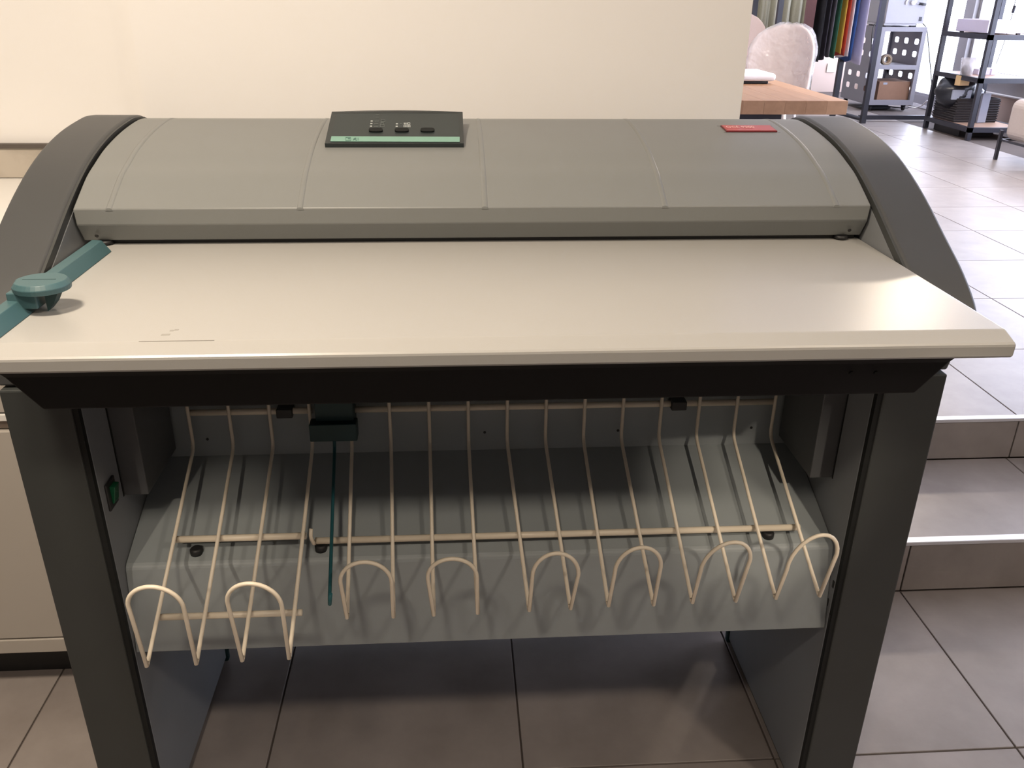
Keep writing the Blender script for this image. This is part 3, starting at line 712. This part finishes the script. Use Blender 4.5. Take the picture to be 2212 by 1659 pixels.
# curtain
cu = []
CY = 12.35; ca_, cb_ = at(1560, 30, y=CY).x, at(1771, 40, y=CY).x
nx = 90; V, F = [], []
for i in range(nx+1):
    x = ca_ + (cb_-ca_)*i/nx; y = CY + 0.05*math.sin(i*0.62) + 0.025*math.sin(i*1.7+1)
    V += [(x, y, UP+0.01), (x, y, 2.8), (x, y+0.012, 2.8), (x, y+0.012, UP+0.01)]
for i in range(nx):
    for k in range(4): F.append((4*i+k, 4*i+(k+1) % 4, 4*i+4+(k+1) % 4, 4*i+4+k))
F += [(3, 2, 1, 0), (4*nx, 4*nx+1, 4*nx+2, 4*nx+3)]
cur = link('curtain', V, F, fabric('curtain_sage', (0.42, 0.40, 0.30)), None, smooth=True)
tag(cur, 'sage beige floor length curtain with folds on the back wall', 'curtain')
# wall socket
so = at(1795, 147, y=12.89)
sk = box('wall_socket', so.x-0.06, so.x+0.06, 12.885, 12.9, so.z-0.06, so.z+0.06, M_socket, None, 0.004); tag(sk, 'small pale wall socket low on the pinkish back wall', 'socket')

# clothes rack
cr = thing('clothes_rack', 'black metal clothes rack with a row of coloured shirts', 'rack', (3.8, 9.75, UP))
S_ = 0.026
def post(x, y, z0, z1, par, s=S_, nm='post'): return box(nm, x-s, x+s, y-s, y+s, z0, z1, M_blackmetal, par)
xA, yA = 4.475, 9.66; xB = at(1806, 200, y=9.98).x; yB = 9.98
xP1 = at(1631, 10, y=9.98).x; xP2 = at(1686, 10, y=9.66).x
post(xA, yA, UP, 2.0, cr); post(xB, yB, UP, 2.0, cr); post(xP1, yB, UP, 2.0, cr); post(xP2, yA, UP, 2.0, cr)
box('base_bar', xA+0.02, 5.40, 9.79, 9.835, UP+0.02, UP+0.065, M_blackmetal, cr)
tube('base_bar', [(xB, yB, UP+0.085), (xA, yA, UP+0.04)], 0.022, M_blackmetal, cr, 4)
tube('base_bar', [(xP1, yB, UP+0.06), (xP2, yA, UP+0.06)], 0.022, M_blackmetal, cr, 4)
tube('top_bar', [(xB, yB, 1.98), (xA, yA, 1.98)], 0.022, M_blackmetal, cr, 4)
tube('top_bar', [(xP1, yB, 1.98), (xP2, yA, 1.98)], 0.022, M_blackmetal, cr, 4)
tube('hanging_rail', [((xP1+xP2)/2, 9.82, 1.965), ((xA+xB)/2, 9.82, 1.965)], 0.016, M_blackmetal, cr, 10)
SHIRTS = [('pinkish maroon', (0.20, 0.105, 0.115), 3.765, 0.985), ('black', (0.013, 0.014, 0.02), 3.835, 0.965), ('charcoal', (0.055, 0.05, 0.068), 3.90, 0.995), ('slate grey', (0.12, 0.115, 0.135), 3.96, 1.03),
          ('bottle green', (0.022, 0.10, 0.055), 4.01, 1.02), ('mustard yellow', (0.62, 0.37, 0.06), 4.065, 1.06), ('red', (0.42, 0.045, 0.03), 4.108, 1.03), ('white', (0.8, 0.77, 0.80), 4.150, 1.02),
          ('royal blue', (0.025, 0.075, 0.25), 4.205, 0.985), ('pale lavender', (0.66, 0.62, 0.80), 4.30, 0.955)]
def shirt(cn, rgb, x, zb):
    t = thing('shirt', f'{cn} shirt hanging on the black clothes rack', 'shirt', (x, 9.82, zb), 'shirts on the clothes rack')
    rr = random.Random(cn); y0, y1 = ((9.66, 9.98) if cn == 'pinkish maroon' else ((9.56, 10.06) if cn == 'black' else (9.60, 10.04))); ny, nz = 10, 10
    V, F = [], []
    for sgn in (-1, 1):
        for j in range(nz+1):
            v = j/nz; z = zb + (1.80-zb)*v - (0.02 if j == 0 else 0)*0
            for i in range(ny+1):
                u = i/ny; w_ = 1.0 if v < 0.86 else 1-0.45*(v-0.86)/0.14
                y = 9.82 + (u-0.5)*(y1-y0)*w_ + (y0+y1)/2 - 9.82
                fold = 0.010*math.sin(u*9+rr.random()*0.3+hash(cn) % 7) * (1-v*0.6)
                V.append((x + fold + sgn*0.010*math.sin(math.pi*min(1, max(0.06, u))) , y, z + 0.012*math.sin(u*7+x*20)*(1-v)))
    n1 = (ny+1)*(nz+1)
    for j in range(nz):
        for i in range(ny):
            a_ = j*(ny+1)+i; F += [(a_, a_+1, a_+ny+2, a_+ny+1), (n1+a_+ny+1, n1+a_+ny+2, n1+a_+1, n1+a_)]
    rim = list(range(ny+1)) + [j*(ny+1)+ny for j in range(1, nz+1)] + [nz*(ny+1)+i for i in range(ny-1, -1, -1)] + [j*(ny+1) for j in range(nz-1, 0, -1)]
    for k in range(len(rim)):
        a_, b_ = rim[k], rim[(k+1) % len(rim)]; F.append((a_, b_, n1+b_, n1+a_))
    link('body', V, F, fabric('fabric_'+cn.replace(' ', '_'), rgb), t, smooth=True)
    # sleeve hanging down the near side
    v, f = tubev([(x, 9.64, 1.76), (x+0.004, 9.595, 1.70), (x+0.006, 9.59, 1.62)], 0.04, 8)
    v = [((q[0]-x)*0.45+x, q[1], q[2]) for q in v]
    link('sleeve', v, f, MATS['fabric_'+cn.replace(' ', '_')], t, smooth=True)
    tube('hanger', fillet([(x, 9.64, 1.79), (x, 9.82, 1.86), (x, 10.0, 1.79)], 0.03) , 0.005, M_blackmetal, t, 6)
    tube('hanger_hook', fillet([(x, 9.82, 1.855), (x, 9.82, 1.93), (x, 9.845, 1.96), (x, 9.835, 1.986), (x, 9.815, 1.986)], 0.012), 0.0035, M_blackmetal, t, 6)
import zlib
def hash(s): return zlib.crc32(s.encode())
for a_ in SHIRTS: shirt(*a_)

# trolley with perforated sides
TX, TXR, TY, TYB = 5.005, 5.555, 10.70, 11.56
tz0, tz1 = 0.405, 1.287
tr = thing('trolley', 'grey metal trolley with oval cut-outs in its sides, by the window', 'trolley', (5.28, 11.1, UP))
fw = 0.05
multi('front_frame', [boxv(TX, TX+fw, TY, TY+0.03, tz0, tz1), boxv(TXR-fw, TXR, TY, TY+0.03, tz0, tz1), boxv(TX+fw, TXR-fw, TY, TY+0.03, tz0, tz0+0.06),
                      boxv(TX+fw, TXR-fw, TY, TY+0.03, tz1-0.05, tz1), boxv(TX+fw, TXR-fw, TY, TY+0.03, 0.815, 0.865)], M_trolley, tr)
def perforated(name, make, u0, u1, v0, v1, holes, mt, par):
    """a sheet with oval holes: cells of a grid, each with a hole or plain"""
    us = sorted(set([u0, u1] + [h[0]-h[2]*1.0 for h in holes] + [h[0]+h[2]*1.0 for h in holes]))
    bmx = bmesh.new()
    def add(quad2):
        vs = [bmx.verts.new(make(*q)) for q in quad2]; bmx.faces.new(vs)
    # rows of holes
    rows = sorted(set(h[1] for h in holes)); hh = holes[0][3]*1.35
    vcur = v0
    for rv in rows:
        if rv-hh > vcur: add([(u0, vcur), (u1, vcur), (u1, rv-hh), (u0, rv-hh)])
        hs = sorted([h for h in holes if h[1] == rv]); uc = u0
        for h in hs:
            hw = h[2]*1.35
            if h[0]-hw > uc: add([(uc, rv-hh), (h[0]-hw, rv-hh), (h[0]-hw, rv+hh), (uc, rv+hh)])
            N = 24; inner, outer = [], []
            for k in range(N):
                a_ = 2*math.pi*(k+0.5)/N; ca, sa = math.cos(a_), math.sin(a_)
                inner.append((h[0]+h[2]*(abs(ca)**0.55)*(1 if ca > 0 else -1), rv+h[3]*(abs(sa)**0.55)*(1 if sa > 0 else -1)))
                mxx = max(abs(ca)/hw, abs(sa)/hh); outer.append((h[0]+ca/mxx, rv+sa/mxx))
            for k in range(N):
                k2 = (k+1) % N; add([outer[k], outer[k2], inner[k2], inner[k]])
            for cx_, cy_, k in ((1, 1, None), (-1, 1, None), (-1, -1, None), (1, -1, None)):
                qd = {(1, 1): 0, (-1, 1): 1, (-1, -1): 2, (1, -1): 3}[(cx_, cy_)]
                base_ = math.atan2(cy_*hh, cx_*hw) % (2*math.pi); 
                ks = int(math.floor(base_/(2*math.pi)*N-0.5)) % N
                vs = [bmx.verts.new(make(*outer[ks])), bmx.verts.new(make(h[0]+cx_*hw, rv+cy_*hh)), bmx.verts.new(make(*outer[(ks+1) % N]))]; bmx.faces.new(vs)
            uc = h[0]+hw
        if uc < u1: add([(uc, rv-hh), (u1, rv-hh), (u1, rv+hh), (uc, rv+hh)])
        vcur = rv+hh
    add([(u0, vcur), (u1, vcur), (u1, v1), (u0, v1)])
    bmesh.ops.remove_doubles(bmx, verts=bmx.verts, dist=1e-5); bmesh.ops.recalc_face_normals(bmx, faces=bmx.faces)
    V_ = [tuple(v.co) for v in bmx.verts]; bmx.verts.index_update(); F_ = [tuple(v.index for v in f.verts) for f in bmx.faces]; bmx.free()
    o = link(name, V_, F_, mt, par); s2 = o.modifiers.new('thick', 'SOLIDIFY'); s2.thickness = 0.004; s2.offset = 0
    return o
hz = (0.58, 0.728, 0.979, 1.119)
for nm, xx in (('side_panel', TX+0.004), ('side_panel', TXR-0.004)):
    perforated(nm, (lambda u, v, xx=xx: (xx, u, v)), TY+0.03, TYB, tz0+0.01, tz1-0.01,
               [(yy, z_, 0.052, 0.033) for z_ in hz for yy in (10.885, 11.145, 11.395)], M_trolley, tr)
multi('back_frame', [boxv(TX+0.006, TX+0.03, TYB-0.03, TYB, tz0, tz1), boxv(TXR-0.03, TXR-0.006, TYB-0.03, TYB, tz0, tz1)], M_trolley, tr)
box('shelf', TX+0.01, TXR-0.01, TY+0.03, TYB-0.01, 0.835, 0.855, M_trolley, tr)
box('shelf', TX+0.01, TXR-0.01, TY+0.03, TYB-0.01, tz0, tz0+0.02, M_trolley, tr)
box('top', TX, TXR, TY+0.03, TYB, tz1-0.02, tz1, M_trolley, tr)
for x, y in ((TX+0.05, TY+0.07), (TXR-0.08, TY+0.07), (TX+0.05, TYB-0.07), (TXR-0.08, TYB-0.07)):
    c = lathe('castor', [(0.026, -0.014), (0.030, -0.010), (0.030, 0.010), (0.026, 0.014)], (x, y, UP+0.030), M_black, tr, 16, 'x')
    multi('castor_fork', [boxv(x-0.020, x-0.016, y-0.018, y+0.018, UP+0.025, tz0), boxv(x+0.016, x+0.020, y-0.018, y+0.018, UP+0.025, tz0)], M_blackmetal, c)
# roll of tape and carton in the trolley
p = at(1914, 121, y=10.82)
tp = thing('tape_roll', 'roll of brown parcel tape on the middle shelf of the trolley', 'tape', (p.x, 10.82, 0.855)); R_ = 0.062; zc = 0.856+R_
def ringy(name, ro, ri, y0, y1, c, mt, par, n=28):
    V, F = [], []
    for k in range(n):
        a_ = 2*math.pi*k/n
        for r, y in ((ro, y0), (ro, y1), (ri, y1), (ri, y0)): V.append((c[0]+r*math.cos(a_), y, c[1]+r*math.sin(a_)))
    for k in range(n):
        for i in range(4): F.append((4*k+i, 4*k+(i+1) % 4, 4*((k+1) % n)+(i+1) % 4, 4*((k+1) % n)+i))
    return link(name, V, F, mt, par)
ringy('tape', R_, 0.046, 10.79, 10.86, (p.x+0.01, zc), M_tape, tp); ringy('core', 0.0459, 0.041, 10.788, 10.862, (p.x+0.01, zc), M_core, tp)
p0, p1 = at(1897, 214, y=10.78), at(1966, 176, y=10.78)
bxx = thing('cardboard_box', 'brown cardboard box on the bottom shelf of the trolley', 'box', ((p0.x+p1.x)/2, 10.95, tz0+0.02))
box('carton', p0.x-0.03, min(p1.x, TXR-0.02), 10.76, 11.2, tz0+0.0205, p1.z, M_card, bxx, 0.003)
box('tape_strip', p0.x+0.02, p0.x+0.07, 10.758, 10.7605, p1.z-0.035, p1.z-0.012, M_paper, bxx)
# heat press on the trolley
p0, p1 = at(1911, 50.5, y=10.75), at(1994, 50.5, y=10.75)
hp = thing('heat_press', 'pale grey press machine with a side crank standing on the trolley', 'machine', ((p0.x+p1.x)/2, 11.0, tz1))
box('housing', p0.x, p1.x, 10.75, 11.35, p0.z, 1.78, M_press, hp, 0.006)
box('base', p0.x+0.03, p1.x-0.05, 10.82, 11.3, tz1+0.012, p0.z, M_white, hp)
for x in (p0.x+0.06, p1.x-0.10):
    for y in (10.84, 11.25): box('foot', x, x+0.07, y, y+0.05, tz1, p0.z-0.004, M_black, hp)
k = at(1972, 6, y=10.74)
tube('crank_guide', [at(1957, 10, y=10.74)+Vector((0, 0, 0))] + [Vector((k.x-0.02+0.062*math.cos(a_), 10.735, k.z-0.01+0.062*math.sin(a_))) for a_ in [math.radians(d) for d in range(165, 10, -15)]], 0.010, M_white, hp)
lathe('crank_hub', [(0.026, 0.02), (0.026, -0.02), (0.02, -0.024)], (k.x, 10.735, k.z), M_white, hp, 16, 'y')
tube('crank_arm', [k+Vector((0, -0.02, 0)), at(1986, 8, y=10.72)], 0.006, M_press, hp)
tube('crank_grip', [at(1986, 8, y=10.72), at(2000, 10, y=10.72)], 0.014, M_black, hp)
s0 = at(1988, 41, y=10.75); box('switch', s0.x-0.016, s0.x+0.016, 10.744, 10.752, s0.z-0.022, s0.z+0.022, M_blackmetal, hp)
# beige machine behind
p0, p1 = at(1888, 50, y=11.42), at(1912, 2, y=11.42)
bm_ = box('back_unit', p0.x, p0.x+0.30, 11.40, 11.55, tz1, tz1+0.36, mat('beige_plastic', (0.50, 0.42, 0.36), 0.6, noise=0.03), None, 0.006)
bm_.name = 'control_unit'; tag(bm_, 'beige box unit at the back of the trolley beside the press', 'box')
cbk = tube('power_cable', fillet([at(1909, 47, y=10.80), at(1898, 46, y=10.72), at(1887, 55, y=10.68), at(1884, 70, y=10.66), at(1881, 120, y=10.64), at(1877, 190, y=10.64), at(1876, 215, y=10.64)], 0.06), 0.006, M_black); tag(cbk, 'black cable hanging down the left side of the trolley', 'cable')
cb2 = tube('power_cable', fillet([at(1990, 47, y=10.90), at(2002, 60, y=10.88), at(2006, 100, y=10.85), at(2011, 160, y=10.8), at(2013, 185, y=10.78)], 0.08), 0.006, M_black); tag(cb2, 'black cable hanging from the press on its right side', 'cable')
z_ = UP+0.008
cb3 = tube('white_cable', fillet([at(1962, 231, z=z_+0.02), at(1978, 233, z=z_+0.02), at(1992, 228, y=10.2), at(2003, 217, y=9.9)], 0.1), 0.008, M_white); tag(cb3, 'white cable looping from the floor by the trolley castor', 'cable')
cb4 = tube('floor_cable', fillet([at(1905, 226, z=z_), at(1925, 231, z=z_), at(1948, 233, z=z_), at(1962, 233, z=z_)], 0.1), 0.007, M_black); tag(cb4, 'thin dark cable lying on the floor under the trolley', 'cable')
# dark bundle on floor under trolley
q0 = at(1878, 238, z=UP)
def lump(name, c, r, mt, par=None, seed=1, seg=(18, 12), amp=0.18, flat=0.0):
    rr = random.Random(seed); ph = [rr.uniform(0, 6.28) for _ in range(8)]; V, F = [], []
    nu, nv = seg
    for j in range(nv+1):
        th = math.pi*j/nv
        for i in range(nu):
            a_ = 2*math.pi*i/nu
            d = 1 + amp*(math.sin(3*a_+ph[0])*math.sin(th*2+ph[1]) + 0.6*math.sin(5*a_+ph[2]+th*3) + 0.5*math.cos(7*th+ph[3]+2*a_))*math.sin(th)
            z = c[2] + r[2]*d*math.cos(th)
            V.append((c[0]+r[0]*d*math.sin(th)*math.cos(a_), c[1]+r[1]*d*math.sin(th)*math.sin(a_), max(z, c[2]-r[2]*(1-flat))))
    for j in range(nv):
        for i in range(nu): F.append((j*nu+i, j*nu+(i+1) % nu, (j+1)*nu+(i+1) % nu, (j+1)*nu+i))
    return link(name, V, F, mt, par, smooth=True)
lp = lump('dark_bundle', (q0.x+0.09, q0.y+0.1, UP+0.030), (0.19, 0.10, 0.030), mat('dark_dusty_fabric', (0.055, 0.062, 0.07), 0.9, noise=0.2), None, 5); tag(lp, 'small dark cloth bundle on the floor under the trolley', 'bundle')

# black shelf unit
su = thing('shelf_unit', 'open black metal shelf unit with pale wooden shelves in front of the window', 'shelf', (5.35, 8.9, UP))
XL, XR, YF, YB = 5.022, 5.575, 8.48, 9.32
s = 0.021
for x, y in ((XL, YF), (XL, YB), (XR, YF+0.0), (XR, YB)): post(x, y, UP, 2.2, su, s)
for zt, nm in ((1.303, 1), (0.915, 2), (0.455, 3), (1.75, 4)):
    multi('shelf_frame', [boxv(XL-s, XR+0.30, YF-s, YF+s, zt-0.045, zt), boxv(XL-s, XL+s, YF+s, YB-s, zt-0.045, zt),
                          boxv(XL+s, XR-s, YB-s, YB+s, zt-0.045, zt), boxv(XR-s, XR+s, YF+s, YB-s, zt-0.045, zt)], M_blackmetal, su)
    box('shelf_board', XL+s, XR-s, YF+s, YB-s, zt-0.022, zt-0.002, M_shelfwood, su)
# things on the shelf
zt = 1.301
bt = thing('storage_box', 'long pale lilac box on the top shelf of the black unit', 'box', (5.25, 8.9, zt))
def rbox(name, c, dx, dy, z0, z1, rz, mt, par, bev=0.004):
    ca, sa = math.cos(rz), math.sin(rz); v, f = boxv(-dx/2, dx/2, -dy/2, dy/2, z0, z1)
    return link(name, [(c[0]+x*ca-y*sa, c[1]+x*sa+y*ca, z) for x, y, z in v], f, mt, par, bevel=bev)
rbox('box_body', (5.215, 8.85), 0.375, 0.56, zt+0.012, zt+0.125, 0.0, M_lilac, bt)
for x, y in ((5.08, 8.6), (5.36, 8.6), (5.08, 9.1), (5.36, 9.1)): box('foot', x-0.015, x+0.015, y-0.015, y+0.015, zt, zt+0.013, M_black, bt)
zt = 0.913
q0 = at(2090, 147, z=zt); zc = zt
cu_ = thing('plastic_cup', 'clear plastic tub half full of something dark on the middle shelf', 'tub', (q0.x, 8.9, zt))
cxx = at(2090, 145, y=8.85).x
lathe('tub_wall', [(0.055, 0.002), (0.070, 0.16), (0.066, 0.16), (0.052, 0.006)], (cxx, 8.85, zt), M_cup, cu_, 20)
lump('contents', (cxx-0.003, 8.85, zt+0.045), (0.045, 0.045, 0.05), M_stuff, cu_, 2, amp=0.1)
q0 = at(2129, 146, y=8.92)
gb = thing('gift_box', 'small lilac gift box with a ribbon on the middle shelf', 'box', (q0.x, 8.92, zt))
rbox('box_body', (q0.x, 8.92), 0.19, 0.10, zt, zt+0.052, 0.0, M_lilac, gb); rbox('lid', (q0.x+0.015, 8.92), 0.11, 0.08, zt+0.052, zt+0.064, 0, M_white, gb)
rbox('ribbon', (q0.x+0.035, 8.92), 0.012, 0.104, zt, zt+0.054, 0, M_ribbon, gb, 0.0)
q0 = at(2118, 156, z=zt+0.004)
tbk = rbox('tablet', (q0.x, q0.y+0.02), 0.20, 0.13, zt, zt+0.010, 0.05, M_blackmetal, None); tag(tbk, 'thin dark flat slab lying at the front of the middle shelf', 'tablet')
# basket with bag and papers on the lowest shelf
zt = 0.453
bk = thing('wicker_basket', 'dark woven basket on the lowest shelf of the black unit', 'basket', (5.06, 8.75, zt))
bx0_, bx1_, by0_, by1_ = 5.06, 5.50, 8.86, 9.285; zb0, zb1 = zt, zt+0.225
fl_ = 0.012
multi('basket_wall', [boxv(bx0_, bx1_, by0_, by0_+fl_, zb0, zb1), boxv(bx0_, bx1_, by1_-fl_, by1_, zb0, zb1), boxv(bx0_, bx0_+fl_, by0_+fl_, by1_-fl_, zb0, zb1), boxv(bx1_-fl_, bx1_, by0_+fl_, by1_-fl_, zb0, zb1),
                      boxv(bx0_+fl_, bx1_-fl_, by0_+fl_, by1_-fl_, zb0, zb0+0.01)], M_wicker, bk)
for kk in range(9):
    z = zb0+0.018+kk*0.024
    tube('weave_row', [(bx0_-0.003, by0_-0.003, z), (bx1_+0.003, by0_-0.003, z), (bx1_+0.003, by1_+0.003, z), (bx0_-0.003, by1_+0.003, z), (bx0_-0.003, by0_-0.003, z)], 0.008, M_wicker, bk, 6)
tube('rim', fillet([(bx0_, by0_, zb1), (bx1_, by0_, zb1), (bx1_, by1_, zb1), (bx0_, by1_, zb1), (bx0_, by0_, zb1)], 0.02), 0.011, M_wicker, bk, 8)
box('handle_slot', 5.22, 5.31, by0_-0.013, by0_-0.002, zb1-0.065, zb1-0.03, M_black, bk)
bg_ = lump('black_bag', (5.15, 9.06, zb1+0.045), (0.235, 0.19, 0.165), M_bag, None, 11, (30, 20), 0.10); tag(bg_, 'crumpled shiny black bag filling the dark basket', 'bag')
q0 = at(2084, 174, y=8.80)
cbx = rbox('small_carton', (q0.x, 8.84), 0.12, 0.07, q0.z-0.05, q0.z+0.045, 0.25, M_cream, None); tag(cbx, 'small cream carton lying on the black bag', 'carton')
q0 = at(2078, 202, y=8.88)
pp = rbox('paper_packet', (q0.x, 8.885), 0.20, 0.02, q0.z-0.06, q0.z+0.035, 0.0, M_paper, None); tag(pp, 'grey blue packet standing at the front of the basket', 'packet')
q0 = at(2136, 214, y=8.76)
p2 = rbox('paper_bag', (q0.x+0.01, 8.835), 0.10, 0.03, 0.456, q0.z+0.045, 0.2, mat('pale_paper', (0.33, 0.35, 0.42), 0.6, noise=0.05), None); tag(p2, 'pale paper bag leaning on the right front of the dark basket', 'bag')
crt = thing('storage_crate', 'low black crate on the floor under the black shelf unit', 'crate', (5.2, 8.95, UP))
multi('crate_body', [boxv(5.06, 5.42, 8.72, 9.22, UP, UP+0.012), boxv(5.06, 5.42, 8.72, 8.735, UP+0.012, UP+0.07), boxv(5.06, 5.42, 9.205, 9.22, UP+0.012, UP+0.07), boxv(5.06, 5.075, 8.735, 9.205, UP+0.012, UP+0.07), boxv(5.405, 5.42, 8.735, 9.205, UP+0.012, UP+0.07)], M_black, crt)
# hanging cable with inline switch
hc = thing('lamp_cable', 'thin cable with an inline switch hanging before the right window', 'cable', (5.45, 8.9, 1.2))
Q = [at(2196, -12, y=8.75), at(2192, 8, y=8.75), at(2186, 34, y=8.75), at(2170, 90, y=8.75), at(2152, 138, y=8.75)]
tube('cable', fillet(Q, 0.1), 0.0035, M_blackmetal, hc); tube('inline_switch', [at(2192.5, 12, y=8.745), at(2187.5, 28, y=8.745)], 0.014, M_blackmetal, hc, 8)
# armchair at the right edge
ac = thing('armchair', 'beige padded armchair on thin black legs at the right edge', 'armchair', (5.05, 7.02, UP))
c0, c1 = at(2166, 300, y=7.40), at(2185, 212, y=7.40)
box('padded_side', c0.x, c0.x+0.72, 6.62, 7.42, c0.z, c1.z, M_uph, ac, 0.07, 5)
multi('frame_rail', [boxv(c0.x-0.012, c0.x+0.73, 6.61, 6.63, c0.z-0.018, c0.z-0.001), boxv(c0.x-0.012, c0.x+0.73, 7.41, 7.43, c0.z-0.018, c0.z-0.001),
                     boxv(c0.x-0.012, c0.x+0.008, 6.63, 7.41, c0.z-0.018, c0.z-0.001), boxv(c0.x+0.71, c0.x+0.73, 6.63, 7.41, c0.z-0.018, c0.z-0.001)], M_blackmetal, ac)
for x in (c0.x-0.012, c0.x+0.73):
    for y in (6.62, 7.42): box('leg', x-0.013, x+0.013, y-0.013, y+0.013, UP, c0.z+0.07, M_blackmetal, ac)
